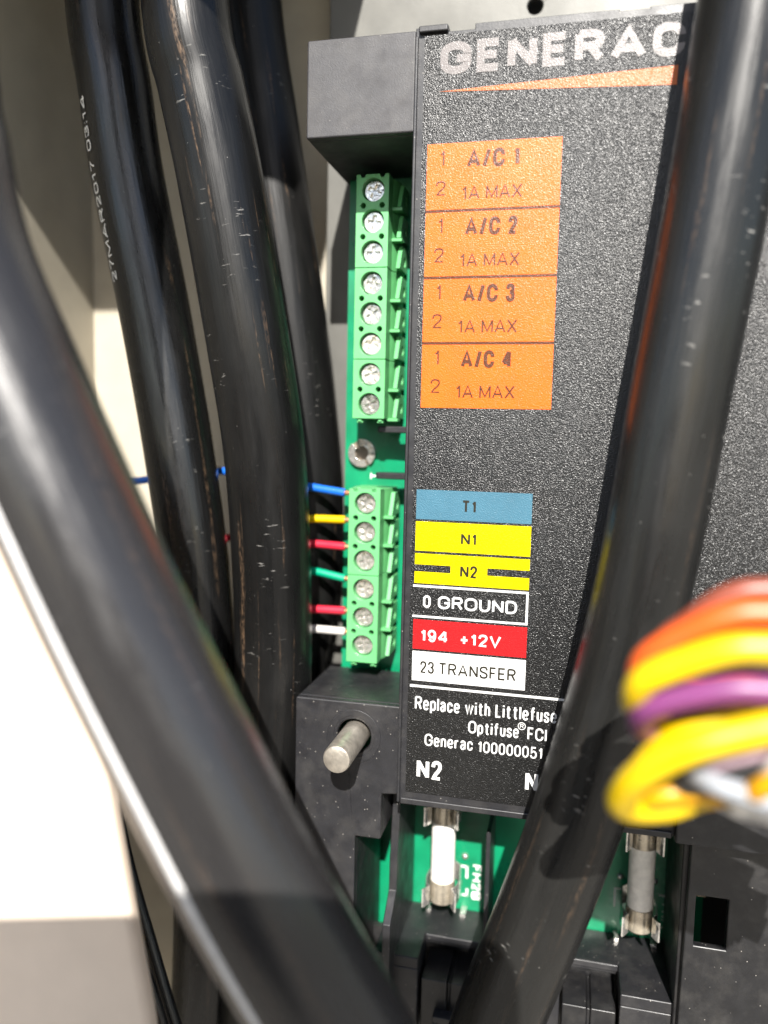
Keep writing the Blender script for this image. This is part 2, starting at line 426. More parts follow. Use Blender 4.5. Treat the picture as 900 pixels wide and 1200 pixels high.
M['cableE'] = cable_mat('jacket_e', seed=21.9, brown=.15, scr=.3, base=(.020, .019, .019), rough=.24)
M['lead'] = cable_mat('jacket_thin', seed=3.3, brown=.3, scr=.3, base=(.01, .01, .01))
def wire_mat(n, c): return plain('wire_' + n, c, .35, nscale=400, amount=.06)
for n, c in dict(blue=(.01, .12, .55), yellow=(.62, .42, .0), red=(.55, .02, .045), green=(.0, .30, .16), white=(.55, .53, .50),
                 orange=(.62, .085, .008), purple=(.16, .035, .13), amber=(.55, .27, .0), grey=(.30, .32, .35), brown=(.22, .05, .025), black=(.02, .02, .02), pink=(.5, .36, .42)).items():  # black is only for strands that imitate shaded gaps in the coil
    M['w_' + n] = wire_mat(n, c)

# ------------------------------------------------------------------ the ground in front of the cabinet, a metre below
gm, gnt, gbs = new_mat('pale_gravel')
gv = obj_vec(gnt); gn = noise(gnt, gv, 60, 6, .7)
gnt.links.new(mixc(gnt, gn.outputs[0], (.14, .122, .10), (.30, .27, .22)), gbs.inputs['Base Color']); gbs.inputs['Roughness'].default_value = .9
mb = MB(); mb.box((-30000, -30000, -1110), (30000, 30000, -1100)); structure(mb.build('ground', gm))

# ------------------------------------------------------------------ the cabinet
YB = 37.0                                   # mounting plate behind everything
YW = 50.0                                   # back wall of the cabinet
XW = X(110, 350, YW)                        # left side wall
hole = P(627, 7, YB)
xe = X(386, 30, YB)                         # its left edge shows beside the upper housing
mb = MB(); mb.prism([(xe, -190), (190, -190), (190, 150), (xe, 150)], [circle(hole.x, hole.z, 1.55)], YB, YB + 1.5)
structure(mb.build('mounting_plate', M['plate'], None, bevel=.3))
mb = MB(); mb.box((XW, YW, -190), (200, YW + 1.5, 150))
structure(mb.build('cabinet_back_wall', M['wall']))
mb = MB(); mb.box((XW - 1.5, -41.9, -190), (XW - .01, YW + 1.5, 150))
structure(mb.build('cabinet_side_wall', M['wall']))
# ledge of the cabinet above the frame, whose shade lies on the upper left of the walls
KZ = Z(110, 366, YW) + .75*YW + .75*75
mb = MB(); mb.box((XW - 1.5, -75, KZ), (-40, YW + 1.5, KZ + 1.5))
structure(mb.build('cabinet_ledge', M['wall'], bevel=.3))
# front flange of the side wall, lower left
YF = -45
e1, e2, e3 = P(92, 760, YF), P(122, 910, YF), P(172, 1190, YF)
mb = MB(); ztop = Z(0, 540, YF)
mb.prism([(-160, ztop), (e1.x - 3, ztop), (e1.x, e1.z), (e2.x, e2.z), (e3.x, e3.z), (e3.x + 9, -140), (-160, -140)], [], YF, YF + 3)
structure(mb.build('cabinet_flange', M['flange'], bevel=1.2, seg=4))

# ------------------------------------------------------------------ control module
mod = empty('control_module', (0, 28, -100))
tag(mod, 'black controller module with printed labels and green screw terminals', 'control module')

# cover: textured label face with a rim, notched along its top edge
xl = (X(486, 80, .6) + X(468, 850, .6)) / 2
zb = (Z(470, 940, .6) + Z(609, 955.5, .6)) / 2
ztp = Z(500, 36, .6)
ztab = Z(640, 19, .6)
xr = 120
n1, n2, n3, n4 = X(526, 36, .6), X(557, 30, .6), X(726, 18, .6), X(762, 16, .6)
outline = [(xl, zb), (xr, zb), (xr, ztab), (n4, ztab), (n4, ztp + .2), (n3, ztp + .2), (n3, ztab), (n2, ztab), (n2, ztp - .4), (n1, ztp - .4), (n1, ztp + .5), (xl, ztp + .5)]
mb = MB(); mb.prism(outline, [], .6, 2.6)
mb.box((xl, 2.6, zb), (xl + 1.4, 24.5, ztp)); mb.box((xl + 1.4, 2.6, ztp - 1.6), (xr, 24.5, ztp - .5)); mb.box((xl + 1.4, 2.6, zb), (xr, 9, zb + 1.4))
cover = mb.build('cover', M['rim'], mod, bevel=.35)
# textured overlay sheet carrying the print
xo = (X(498, 90, .4) + X(475, 890, .4)) / 2
zo = (Z(473, 926, .4) + Z(612, 945, .4)) / 2
zot = Z(505, 42, .4)
xsplit = X(789, 950, .4)
zsplit = Z(830, 724, .4)
mb = MB(); mb.prism([(xo, zo), (xsplit, zo), (xsplit, zsplit), (xr - 2, zsplit), (xr - 2, zot), (xo, zot)], [], .35, .598)
ov = mb.build('overlay_sheet', M['overlay'], mod)
# rim strips round the overlay
mb = MB(); mb.box((xl + .02, -.1, zb + .02), (xl + .55, .62, ztp - 1)); mb.build('rim_strip', M['rim'], mod, bevel=.2)
mb = MB(); mb.box((xl + .6, .05, zb - .25), (xsplit, .62, zb + .9)); mb.build('rim_strip', M['rim'], mod, bevel=.25)
mb = MB(); mb.box((xl + .6, -.3, ztp - .6), (n1, .62, ztp + .45)); mb.build('rim_strip', M['rim'], mod, bevel=.25)
# smooth raised section at the lower right
mb = MB(); mb.prism([(xsplit + .3, zb - .3), (xr, zb - .3), (xr, zsplit - .2), (xsplit + .3, zsplit - .2)], [], -1.2, .59)
mb.build('raised_panel', M['plastic_clean'], mod, bevel=.4)
mb = MB(); mb.box((xsplit - 1, -1.6, zsplit - .1), (xr, .58, zsplit + .8)); mb.build('ridge', M['rim'], mod, bevel=.25)

YT = .30   # print lies a hair above the overlay sheet
YL = .26
text_px('logo_lettering', 'GENERAC', 515.5, 801, 88.5, 50, YT, M['logo'], ov, .25)
a, b, c = P(514, 107.5, YT), P(795, 76, YT), P(793, 99, YT)
mb = MB(); mb.add([a, b, c], [(0, 1, 2)]); mb.build('logo_swoosh', M['swoosh'], ov)
def rect_patch(name, x0, x1, z0, z1, mat, y=YT):
    mb = MB(); mb.add([(x0, y, z0), (x1, y, z0), (x1, y, z1), (x0, y, z1)], [(0, 1, 2, 3)]); return mb.build(name, mat, ov)
# four orange fields
ox0 = sum(X(px, py, YT) for px, py in ((500.5, 169), (500, 243), (497, 321), (495, 400), (492.4, 478))) / 5
ox1 = sum(X(px, py, YT) for px, py in ((658, 160), (656, 236.4), (653.2, 318), (649.2, 399), (646, 479))) / 5
oz0 = (Z(500.5, 169.2, YT) + Z(658, 160, YT)) / 2
oz4 = (Z(492.4, 478.4, YT) + Z(646, 479.2, YT)) / 2
rh = (oz0 - oz4) / 4
for k in range(4):
    zt_, zb_ = oz0 - k*rh, oz0 - (k+1)*rh
    g = .22
    rect_patch('orange_field', ox0, ox1, zb_ + (g if k < 3 else 0), zt_ - (g if k else 0), M['orange'])
    if k: rect_patch('divider_line', ox0, ox1, zt_ - .18, zt_ + .18, M['ink_dark'])
    def T(body, l, r, base, top, wgt):
        a_, b_, c_ = P(l, base, YL), P(l, top, YL), P(r, base, YL)
        text_rect('lettering', body, a_.x, c_.x, a_.z - k*rh, b_.z - k*rh, YL, M['ink_dark'], ov, wgt)
    T('A/C %d' % (k+1), 547, 609, 196.8, 175, .205)
    T('1A MAX', 541, 611.5, 234.2, 218, .12)
    T('1', 515.5, 521.5, 195, 176.5, .105)
    T('2', 510.5, 522, 229.5, 212.5, .105)
# the coloured terminal list
lx0 = sum(X(px, py, YT) for px, py in ((489.2, 573.6), (488, 609), (484.8, 686), (484, 725), (482, 797))) / 5
lx1 = sum(X(px, py, YT) for px, py in ((623.6, 578.8), (622.8, 616), (618.8, 695), (618, 735), (616.3, 810))) / 5
def zl(y): return Z(487, y, YT)
rect_patch('blue_field', lx0, lx1, zl(608), zl(573.3), M['blue'])
rect_patch('yellow_field', lx0, lx1, zl(645), zl(610.6), M['yellow'])
zA, zB, zC, zD = zl(683), zl(669.3), zl(661), zl(648)
bx1, bx2 = X(528, 663, YT), X(571, 671, YT)
mb = MB(); pts = [(lx0, zA), (lx1, zA), (lx1, zB), (bx2, zB), (bx2, zC), (lx1, zC), (lx1, zD), (lx0, zD), (lx0, zC), (bx1, zC), (bx1, zB), (lx0, zB)]
tr = tessellate_polygon([[Vector((p[0], p[1], 0)) for p in pts]]); mb.add([(p[0], YT, p[1]) for p in pts], tr); mb.build('yellow_field', M['yellow'], ov)
z1_, z2_, t_ = zl(685), zl(723), .38
mb = MB()
for (a0, a1, b0, b1) in ((lx0 - .2, lx1, z1_ - t_, z1_), (lx0 - .2, lx1, z2_, z2_ + t_), (lx1 - t_, lx1, z2_ + t_, z1_ - t_)):
    mb.add([(a0, YT, b0), (a1, YT, b0), (a1, YT, b1), (a0, YT, b1)], [(0, 1, 2, 3)])
mb.build('white_outline', M['white'], ov)
rect_patch('red_field', lx0, lx1, zl(760.2), zl(725.4), M['red'])
rect_patch('white_field', lx0, lx1, zl(797.2), zl(762.6), M['white'])
rect_patch('white_rule', lx0 - .3, X(700, 826, YT), zl(805), zl(802.2), M['white'])
text_px('lettering', 'T1', 541, 558, 600.8, 586.3, YL, M['ink_black'], ov, .175)
text_px('lettering', 'N1', 540, 558.4, 638.6, 624.6, YL, M['ink_black'], ov, .175)
text_px('lettering', 'N2', 539, 559, 676.8, 662.5, YL, M['ink_black'], ov, .175)
text_px('lettering', '0', 495.6, 504.5, 712, 697.2, YL, M['white'], ov, .17)
text_px('lettering', 'GROUND', 513, 606, 713.4, 698.2, YL, M['white'], ov, .17)
text_px('lettering', '194', 492.6, 525, 751.3, 737, YL, M['white'], ov, .18)
text_px('lettering', '+12V', 538.6, 587, 756, 741.6, YL, M['white'], ov, .18)
text_px('lettering', '23', 492, 508.5, 788.4, 774.3, YL, M['ink_black'], ov, .145)
text_px('lettering', 'TRANSFER', 513.5, 604.5, 790.5, 776.2, YL, M['ink_black'], ov, .145)
text_px('lettering', 'Replace with Littlefuse', 486, 653, 831, 815.3, YL, M['white'], ov, .135)
text_px('lettering', 'Optifuse', 548.5, 608, 859, 844.2, YL, M['white'], ov, .135)
text_px('lettering', 'R', 609.3, 613.6, 853.3, 848.2, YL, M['white'], ov, .14)
q = P(611.4, 851, YL); mb = MB()
co, ci = circle(q.x, q.z, .68, 24), circle(q.x, q.z, .55, 24)
tr = tessellate_polygon([[Vector((p[0], p[1], 0)) for p in l] for l in (co, ci)]); mb.add([(p[0], YL, p[1]) for p in co + ci], tr); mb.build('registered_ring', M['white'], ov)
text_px('lettering', 'FCI', 617.8, 640.5, 867, 852, YL, M['white'], ov, .135)
text_px('lettering', 'Generac', 497.4, 554, 873.7, 859.3, YL, M['white'], ov, .135)
text_px('lettering', '100000051', 559.5, 636, 881.5, 868, YL, M['white'], ov, .135)
text_px('lettering', 'N2', 488, 517.5, 911.5, 889, YL, M['white'], ov, .18)
text_px('lettering', 'N', 615, 630, 927, 903.7, YL, M['white'], ov, .18)
text_px('lettering', 'N', 748.5, 771, 944.5, 921, YL, M['white'], ov, .18)

# upper housing over the end of the terminal strip
hx0, hx1 = X(359, 110, 1.4), xl - .05
hz0 = (Z(359, 162, 1.4) + Z(481, 156, 1.4)) / 2; hz1 = (Z(362, 47, 1.4) + Z(486, 36, 1.4)) / 2
mb = MB(); mb.prism([(hx0, hz0), (hx1, hz0), (hx1, hz1), (hx0, hz1)], [], 1.4, 3)
mb.box((hx0, 3, hz0 + .01), (hx1, 31, hz1))
mb.build('upper_housing', M['box'], mod, bevel=.4)

# circuit board
YP = 25.0
xb = (X(409, 300, YP) + X(404, 560, YP)) / 2
zsh = Z(520, 1061, YP)
mb = MB(); mb.prism([(xb, zsh - 14), (X(822, 1080, YP), zsh - 14), (X(822, 1080, YP), hz0 + 2), (xb, hz0 + 2)], [], YP, YP + 1.6)  # right edge cut short; black base shows in the cover opening, standing for shade
pcb = mb.build('circuit_board', M['pcb'], mod)
YS = YP - .06
def silk_rect(px0, px1, py0, py1):
    x0, x1 = X(px0, py0, YS), X(px1, py0, YS); z0, z1 = Z(px0, py1, YS), Z(px0, py0, YS)
    mb = MB(); mb.add([(x0, YS, z0), (x1, YS, z0), (x1, YS, z1), (x0, YS, z1)], [(0, 1, 2, 3)]); mb.build('silk_line', M['silk'], pcb)
silk_rect(434.2, 435.6, 554, 561); silk_rect(435.6, 443, 556.6, 558.4)
silk_rect(479.8, 482.6, 940, 1020)
silk_rect(534, 548, 1012.5, 1015); silk_rect(546.2, 548.8, 1015, 1029); silk_rect(546, 548.6, 1041, 1049); silk_rect(541, 548.6, 1047, 1049.2)
silk_rect(721, 728, 1040, 1041.6); silk_rect(720, 721.6, 1040, 1062); silk_rect(772, 782, 1048, 1049.6); silk_rect(796, 797.6, 1064, 1084)
def silk_text(body, px, py0, py1, wpx, wgt=.16):
    """lettering turned a quarter, read downwards"""
    a_, c_ = P(px, py0, YS), P(px, py1, YS); wx = X(px + wpx, py0, YS) - a_.x
    V, F = text_mesh(body, a_.z - c_.z, wx, wgt*wx)
    mb = MB(); mb.add([(a_.x + b, YS - .006*l, a_.z - a) for a, b, l in V], F); mb.build('silk_lettering', M['silk'], pcb)
silk_text('FH2B', 553.5, 1013, 1054, 11.5, .2)
silk_text('FH1A', 776, 1050, 1088, 11, .12)
silk_text('R4', 431.5, 1043, 1067, 8, .2)

# board screw between the terminal blocks: washer ring with a slanting slot
sc0 = P(423.5, 531, YP - 1.2)
R1, R2 = 2.85, 1.45
mb = MB()
for a0 in (-50, 138):
    pts_ = [(sc0.x + R1*math.cos(math.radians(a0 + 155*i/16)), sc0.z + R1*math.sin(math.radians(a0 + 155*i/16))) for i in range(17)]
    pts_ += [(sc0.x + R2*math.cos(math.radians(a0 + 155*i/16)), sc0.z + R2*math.sin(math.radians(a0 + 155*i/16))) for i in range(16, -1, -1)]
    mb.prism(pts_, [], sc0.y, YP + .1)
bsw = mb.build('board_screw', M['steel'], mod, bevel=.12)
mb = MB(); mb.lathe((sc0.x, YP + .2, sc0.z), (0, -1, 0), [(R1 - .15, 0), (R1 - .15, .45)], 28); mb.build('screw_core', M['core'], bsw)

# black latch fingers reaching from the cover over the board
for (px0, px1, py, dy) in ((441, 484, 502.5, 18), (439, 484, 556.5, 18)):
    a_, b_ = P(px0, py, dy), P(px1, py, dy)
    mb = MB(); mb.prism([(a_.x, dy + .6), (a_.x + .5, dy - .3), (xl + .6, dy - 1.0), (xl + .6, dy + 3), (a_.x + 1.5, dy + 2.2)], [], a_.z - .75, a_.z + .55, 'XY')
    mb.build('latch_finger', M['plastic'], mod, bevel=.25)

# ---- green screw terminal blocks
YG = 14.0
def terminal_block(centre0, centre1, n, groups, ztop, zbot):
    cx = (centre0.x + centre1.x) / 2; p = (centre0.z - centre1.z) / (n - 1)
    hw = 3.15
    x0, x1 = cx - hw - .12, cx + hw - .12
    bounds = []; i = 0
    for gcount in groups:
        zt_ = ztop if i == 0 else centre0.z - (i - .5)*p - .05
        j = i + gcount
        zb_ = zbot if j == n else centre0.z - (j - .5)*p + .05
        bounds.append((i, j, zt_, zb_)); i = j
    mb = MB()
    for (i, j, zt_, zb_) in bounds:
        holes = []
        for k in range(i, j):
            z = centre0.z - k*p
            holes.append(circle(cx, z, 2.12, 28))
            if k < j - 1:
                for s in (-1.85, 1.75): holes.append(circle(cx + s, z - p/2, .5, 12))
        # small notches at the module joints
        o = [(x0, zb_), (x1, zb_), (x1, zt_)]
        if i == 0:
            o += [(x1 - .75, zt_), (x1 - 1.05, zt_ - .6), (x1 - 1.6, zt_ - .6), (x1 - 1.8, zt_), (x0 + 1.8, zt_), (x0 + 1.6, zt_ - .6), (x0 + 1.05, zt_ - .6), (x0 + .75, zt_)]
        o += [(x0, zt_)]
        mb.prism(o, holes, YG, YG + 3.6)
        mb.prism([(x0, YG + 3.6), (x0 - .5, YG + 4.6), (x0 - .5, YP), (x1 + .9, YP), (x1 + .9, YG + 6.2), (x1, YG + 3.6)], [], zb_, zt_, 'XY')
        # side cheek with wire-test holes between ribs
        for k in range(i, j):
            z = centre0.z - k*p
            side = [(YG + 3.0, z - p/2 + .35), (YP - 1.2, z - p/2 + .35), (YP - 1.2, z + p/2 - .75), (YG + 5.4, z + p/2 - .75)]
            hl = [(YG + 7.4 + .95*math.cos(t), z - .55 + .95*math.sin(t)) for t in [2*math.pi*q_/16 for q_ in range(16)]]
            mb.prism(side, [hl], x1 + .85, x1 + 1.7, 'YZ')
            if k % 3 != 2:
                mb.box((x1 - .2, YG + 3.1, z - p/2 - .30), (x1 + 1.95, YG + 5.2, z - p/2 + .30))
    # feet of the end stop
    for s in (x0 + 1.0, x1 - 1.3):
        mb.box((s, YG + .4, zbot - .55), (s + .75, YG + 1.9, zbot + .1)); mb.box((s - .25, YG + .7, zbot - .8), (s + 1.0, YG + 1.6, zbot - .45))
    blk = mb.build('terminal_block', M['terminal'], mod, bevel=.10, seg=1)
    for k in range(n):
        z = centre0.z - k*p
        s = screw_mesh(); s.parent = blk
        s.location = Vector(((cx) * U, (YG + 1.2) * U, z * U)) - Vector(parent_origin(blk)) * U
        s.rotation_euler = (random.uniform(-.05, .05), random.uniform(0, math.pi), random.uniform(-.05, .05))
    return blk, cx, p, x0
_sm = []
def screw_mesh():
    if not _sm:
        w_, l_ = .30, 1.25
        cross = [(w_, l_), (w_, w_), (l_, w_), (l_, -w_), (w_, -w_), (w_, -l_), (-w_, -l_), (-w_, -w_), (-l_, -w_), (-l_, w_), (-w_, w_), (-w_, l_)]
        mb = MB(); mb.prism(circle(0, 0, 1.93, 28), [cross], 0, .55)
        mb.lathe((0, 1.8, 0), (0, -1, 0), [(1.9, 0), (1.9, 1.25)], 28)
        # bright slanted walls of the recess
        o = mb.build('screw', M['steel'], None, bevel=.14)
        _sm.append(o); return o
    o = _sm[0].copy(); C.objects.link(o); return o
c0, c1 = P(438.8, 222, YG), P(430.8, 473.8, YG)
tb1, tcx1, tp1, tx1 = terminal_block(c0, c1, 8, (3, 3, 2), Z(438, 203.5, YG), Z(430, 490.5, YG))
c0b, c1b = P(428.8, 590.5, YG), P(423.4, 757, YG)
tb2, tcx2, tp2, tx2 = terminal_block(c0b, c1b, 6, (3, 3), Z(429, 573, YG), Z(423, 776.5, YG))

# ---- lower housing with the locating pin
YH = 1.6
lh = [P(349, 818, YH), P(466, 826, YH)]
lz = (lh[0].z + lh[1].z) / 2; lx = X(347, 830, YH); lr = xl - .04
st = [(lx, lz), (lr, lz), (lr, Z(464, 931, YH)), (X(447, 931, YH), Z(447, 931, YH)), (X(447, 931, YH), Z(444, 984, YH)), (X(416, 981, YH), Z(444, 984, YH)), (X(416, 981, YH), -125), (lx, -125)]
pinb, pint = P(415, 862, YH), P(394, 891, YH - 11)
ph_ = ((pinb.x + pint.x)/2, (pinb.z + pint.z)/2)
mb = MB(); mb.prism(st, [circle(ph_[0], ph_[1], 3.15, 32)], YH, YH + 1.6)
mb.box((lx, YH + 1.6, lz - 1.5), (lr, 22.5, lz)); mb.box((lx, YH + 1.6, -125), (lx + 1.4, 22.5, lz - 1.5))
mb.box((X(416, 981, YH) - 1.4, YH + 1.6, -125), (X(416, 981, YH) - .02, 22.5, Z(444, 984, YH)))
mb.box((X(447, 931, YH) - 1.3, YH + 1.6, Z(444, 984, YH) + .02), (X(447, 931, YH) - .02, 13, Z(447, 931, YH) - .02))
lhs = mb.build('lower_housing', M['plastic'], mod, bevel=.35)
mb = MB(); mb.prism(circle(ph_[0], ph_[1], 5.0, 40), [circle(ph_[0], ph_[1], 3.8, 40)], YH - .12, YH + .2); mb.build('raised_ring', M['plastic'], mod, bevel=.1)
mb = MB(); mb.lathe((ph_[0], 15, ph_[1]), (0, -1, 0), [(2.45, 0), (2.45, 24.0), (2.3, 24.45), (1.9, 24.65)], 32)
mb.build('locating_pin', M['pin'], mod, smooth=True)
mb = MB(); mb.box((ph_[0] - 4, 14.8, ph_[1] - 4), (ph_[0] + 4, 16, ph_[1] + 4)); mb.build('pin_base', M['plastic'], mod)

# ---- fuse bays below the cover
zs = zsh                                    # shelf level
YA, YC = 6.5, 15.0                          # front of the arms, back of the cut-outs
def xs(px, py): return PZ(px, py, zs).x
c_l0, c_l1 = xs(497, 1100), xs(566, 1112)
c_r0, c_r1 = xs(657, 1128), xs(725, 1140)
s_l, s_r = xs(455, 1070), xs(803, 1150)
poly = [(s_l, YP), (s_l, YA), (c_l0, YA), (c_l0, YC), (c_l1, YC), (c_l1, YA), (c_r0, YA), (c_r0, YC), (c_r1, YC), (c_r1, YA), (s_r, YA), (s_r, YP)]
mb = MB(); mb.prism(poly, [], zs - 2.2, zs, 'XY')
mb.box((s_l, YA, zs - 16), (c_l0 - .02, YA + 1.4, zs - 2.2)); mb.box((c_l1, YA, zs - 16), (c_r0, YA + 1.4, zs - 2.2)); mb.box((c_r1, YA, zs - 16), (s_r, YA + 1.4, zs - 2.2))
for a_ in (c_l0 - 1.2, c_l1, c_r0 - 1.2, c_r1): mb.box((a_, YA + 1.4, zs - 16), (a_ + 1.18, YC + 1, zs - 2.2))
mb.build('fuse_shelf', M['plastic'], mod, bevel=.3)
mb = MB(); mb.box((lx + 2, YP + 1.7, -150), (105, YP + 3.2, zs + 60)); mb.build('module_base', M['plastic_clean'], mod)
mb = MB(); mb.box((lx + 2, YC + 3, -150), (s_r + 2, YC + 4.5, zs - 2.4)); mb.build('lower_front', M['plastic_clean'], mod)
# lip at the back of each cut-out and the plug seated below it
for (a_, b_) in ((c_l0, c_l1), (c_r0, c_r1)):
    mb = MB(); mb.box((a_ + .02, YC - .9, zs - 1.1), (b_ - .02, YC - .02, zs + .25)); mb.build('shelf_lip', M['rim'], mod, bevel=.25)
    pl = empty('plug_connector', ((a_ + b_)/2, YC, zs - 14)); pl.parent = mod; pl.location = pl.location - mod.location
    mbp = MB(); mbp.box((a_ + .5, YA + 1.2, zs - 15), ((a_ + b_)/2 - .35, YC + 2.8, zs - 4.6)); mbp.box(((a_ + b_)/2 + .35, YA + 1.2, zs - 15), (b_ - .5, YC + 2.8, zs - 4.6))
    mbp.box(((a_ + b_)/2 - .35, YA + 1.8, zs - 15), ((a_ + b_)/2 + .35, YC + 2.8, zs - 5.1))
    bpy.data.objects.remove(pl)
    plug = mbp.build('plug_connector', M['plastic_clean'], mod, bevel=.25)
    mm = (a_ + b_)/2
    mbl = MB(); mbl.box((mm - 2.6, YA - 1.2, zs - 11.5), (mm + 2.2, YA + 1.18, zs - 10.2)); mbl.box((mm - 2.6, YA - 1.2, zs - 15), (mm - 1.6, YA + 1.18, zs - 11.52))
    mbl.build('plug_latch', M['rim'], plug, bevel=.2)
# dividers
xd1 = X(461, 1000, 7)
mb = MB(); zt1, zk = zb - .3, Z(461, 1043, 7)
mb.prism([(YP - .1, zt1), (9.5, zt1), (7.2, Z(455, 1003, 7)), (7, zk), (2.2, zk - 4.2), (2.2, zs - 12), (YP - .1, zs - 12)], [], xd1 - .75, xd1 + .75, 'YZ')
mb.build('divider_wall', M['rim'], mod, bevel=.2)
xd2 = X(571, 1020, 14)
mb = MB(); mb.prism([(YP - .1, Z(571, 975, 14)), (14, Z(571, 975, 14)), (14, zs + .01), (YP - .1, zs + .01)], [], xd2 - .42, xd2 + .42, 'YZ')
mb.build('divider_wall', M['rim'], mod, bevel=.15)
# right-hand cover below the raised panel, with a square opening
YR = 3.5
ro = [P(803, 985, YR), P(816, 1050, YR), P(851, 1112, YR)]
zr_top = zb - .35
xh0, xh1, zh0, zh1 = X(814, 1080, YR), X(852, 1085, YR), Z(832, 1111, YR), Z(832, 1052, YR)
mb = MB(); mb.prism([(ro[0].x, -150), (118, -150), (118, zr_top), (ro[0].x + 1, zr_top)], [[(xh0, zh0), (xh1, zh0), (xh1, zh1), (xh0, zh1)]], YR, YR + 1.6)
mb.box((ro[0].x, YR + 1.6, -150), (ro[0].x + 1.4, YP - .1, zr_top))
mb.build('lower_cover', M['plastic_clean'], mod, bevel=.35)
# blade terminal seen behind the opening
mb = MB(); mb.box((xh0 + 1.0, 14, zh0 + 3), (xh0 + 3.4, YP - .02, zh0 + 3.9)); mb.build('blade_terminal', M['brass'], mod, bevel=.1)

# ---- fuse clips (parts of the module) and fuses (things of their own)
def fuse_at(px, pytop, pybot, label):
    Yf = 16.5
    a_ = P(px, pytop, Yf); b_ = P(px, pybot, Yf); x = (a_.x + b_.x)/2
    r = 2.5; L = a_.z - b_.z            # visible ceramic length
    e = empty('cartridge_fuse', (x, Yf, b_.z - 4.6)); tag(e, label, 'fuse', 'cartridge fuses')
    mb = MB(); mb.lathe((x, Yf, b_.z - .5), (0, 0, 1), [(r - .12, 0), (r - .12, L + 1)], 36); mb.build('ceramic_body', M['ceramic'], e, smooth=True)
    mb = MB(); mb.lathe((x, Yf, b_.z + .05), (0, 0, -1), [(r - .2, 0), (r + .02, .12), (r + .02, 4.3), (r - .25, 4.6)], 36); mb.build('end_cap', M['brass'], e, smooth=True)
    mb = MB(); mb.lathe((x, Yf, a_.z - .05), (0, 0, 1), [(r - .2, 0), (r + .02, .12), (r + .02, 4.3), (r - .25, 4.6)], 36); mb.build('end_cap', M['brass'], e, smooth=True)
    for zc, zo_ in ((b_.z - 2.4, -1), (a_.z + 2.2, 1)):
        mb = MB(); prof = []
        # cross-section of one spring arm (x outward, y depth), mirrored for the other
        arm = [(1.2, YP - .3), (2.6, YP - 1.6), (3.15, Yf + 1.2), (3.05, Yf), (2.75, Yf - 1.6), (2.1, Yf - 2.5), (2.7, Yf - 3.6), (3.1, Yf - 4.1)]
        th = .28
        for s in (-1, 1):
            for i in range(len(arm) - 1):
                (x0_, y0_), (x1_, y1_) = arm[i], arm[i+1]
                mb.add([(x + s*x0_, y0_, zc - 1.9), (x + s*x1_, y1_, zc - 1.9), (x + s*(x1_ + th), y1_, zc - 1.9), (x + s*(x0_ + th), y0_, zc - 1.9),
                        (x + s*x0_, y0_, zc + 1.9), (x + s*x1_, y1_, zc + 1.9), (x + s*(x1_ + th), y1_, zc + 1.9), (x + s*(x0_ + th), y0_, zc + 1.9)],
                       [(0,1,2,3), (7,6,5,4), (0,4,5,1), (1,5,6,2), (2,6,7,3), (3,7,4,0)])
            mb.box((x + s*2.75, Yf + .5, zc + zo_*1.9), (x + s*3.0, YP - .9, zc + zo_*2.9))
        mb.box((x - 1.6, YP - .55, zc - 1.9), (x + 1.6, YP - .25, zc + 1.9))
        mb.build('fuse_clip', M['steel'], mod)
    for s in (-3.2, 3.4):
        mb = MB(); mb.lathe((x + s, YP + .1, b_.z + .6), (0, -1, 0), [(.75, 0), (.6, .5), (.2, .8)], 14); mb.build('solder_joint', M['steel'], mod, smooth=True)
    for dx, w_ in ((-3.5, .9), (3.6, 1.2)):
        mb = MB(); mb.box((x + dx - w_/2, YP - 3.2, zs - .02), (x + dx + w_/2, YP - .02, zs + .75)); mb.build('clip_tab', M['steel'], mod, bevel=.12)
    return e
fuse_at(519.5, 961, 1029, 'white ceramic cartridge fuse in clips under the N2 lettering in sunlight')
fuse_at(751.5, 990, 1061, 'greyish ceramic cartridge fuse in clips, in the shadow of the coloured wires')

# ------------------------------------------------------------------ heavy black cables
def pts(*l): return [P(a, b, c) for a, b, c in l]
CR = 7.0
tA, pA, fA, sA = tube('power_cable', [Vector((X(112, 0, 9), 9, KZ - .3))] + pts((120, 0, 9), (135, 105, 9), (151, 213, 10), (185, 383, 11), (213, 547, 11), (230, 680, 11), (240, 850, 11), (243, 1050, 11), (238, 1200, 11), (230, 1330, 11)), CR*.98, M['cableA'], n=48, wob=.006, seed=1)
tag(tA, 'thick black cable with white date print along its edge, by the cream wall', 'cable', 'thick black power cables')
tB, pB, fB, sB = tube('power_cable', [Vector((X(202, 0, 3), 3, KZ - .3))] + pts((217, 0, 0), (237, 105, 1), (259, 213, 2), (291, 400, 4), (312, 547, 7), (320, 720, 10), (318, 850, 10), (310, 1000, 11), (300, 1200, 12), (294, 1330, 12)), 7.6, M['cableB'], n=48, wob=.006, seed=2)
tag(tB, 'thick black cable with brown dust streaks, the thin coloured wires vanish behind it', 'cable', 'thick black power cables')
tC, pC, fC, sC = tube('power_cable', [Vector((X(280, 0, 28.5), 28.5, KZ - .3))] + pts((290, 0, 28.5), (311, 150, 28.5), (333, 300, 28.5), (350, 430, 28.5), (361, 561, 28.5), (358, 690, 28.5), (335, 830, 28.5), (315, 1000, 28.5), (305, 1330, 28.5)), CR, M['cableC'], n=48, wob=.006, seed=3)
tag(tC, 'thick black cable passing behind the coloured wires beside the circuit board', 'cable', 'thick black power cables')
tD, pD, fD, sD = tube('power_cable', pts((925, -260, -11), (883, -20, -11), (863, 105, -11), (828, 300, -11.2), (803, 430, -11.4), (763, 642, -11.5), (728, 790, -11.5), (682, 940, -12), (634, 1070, -12), (585, 1190, -12), (535, 1330, -12)), 7.0, M['cableD'], n=56, wob=.006, seed=4)
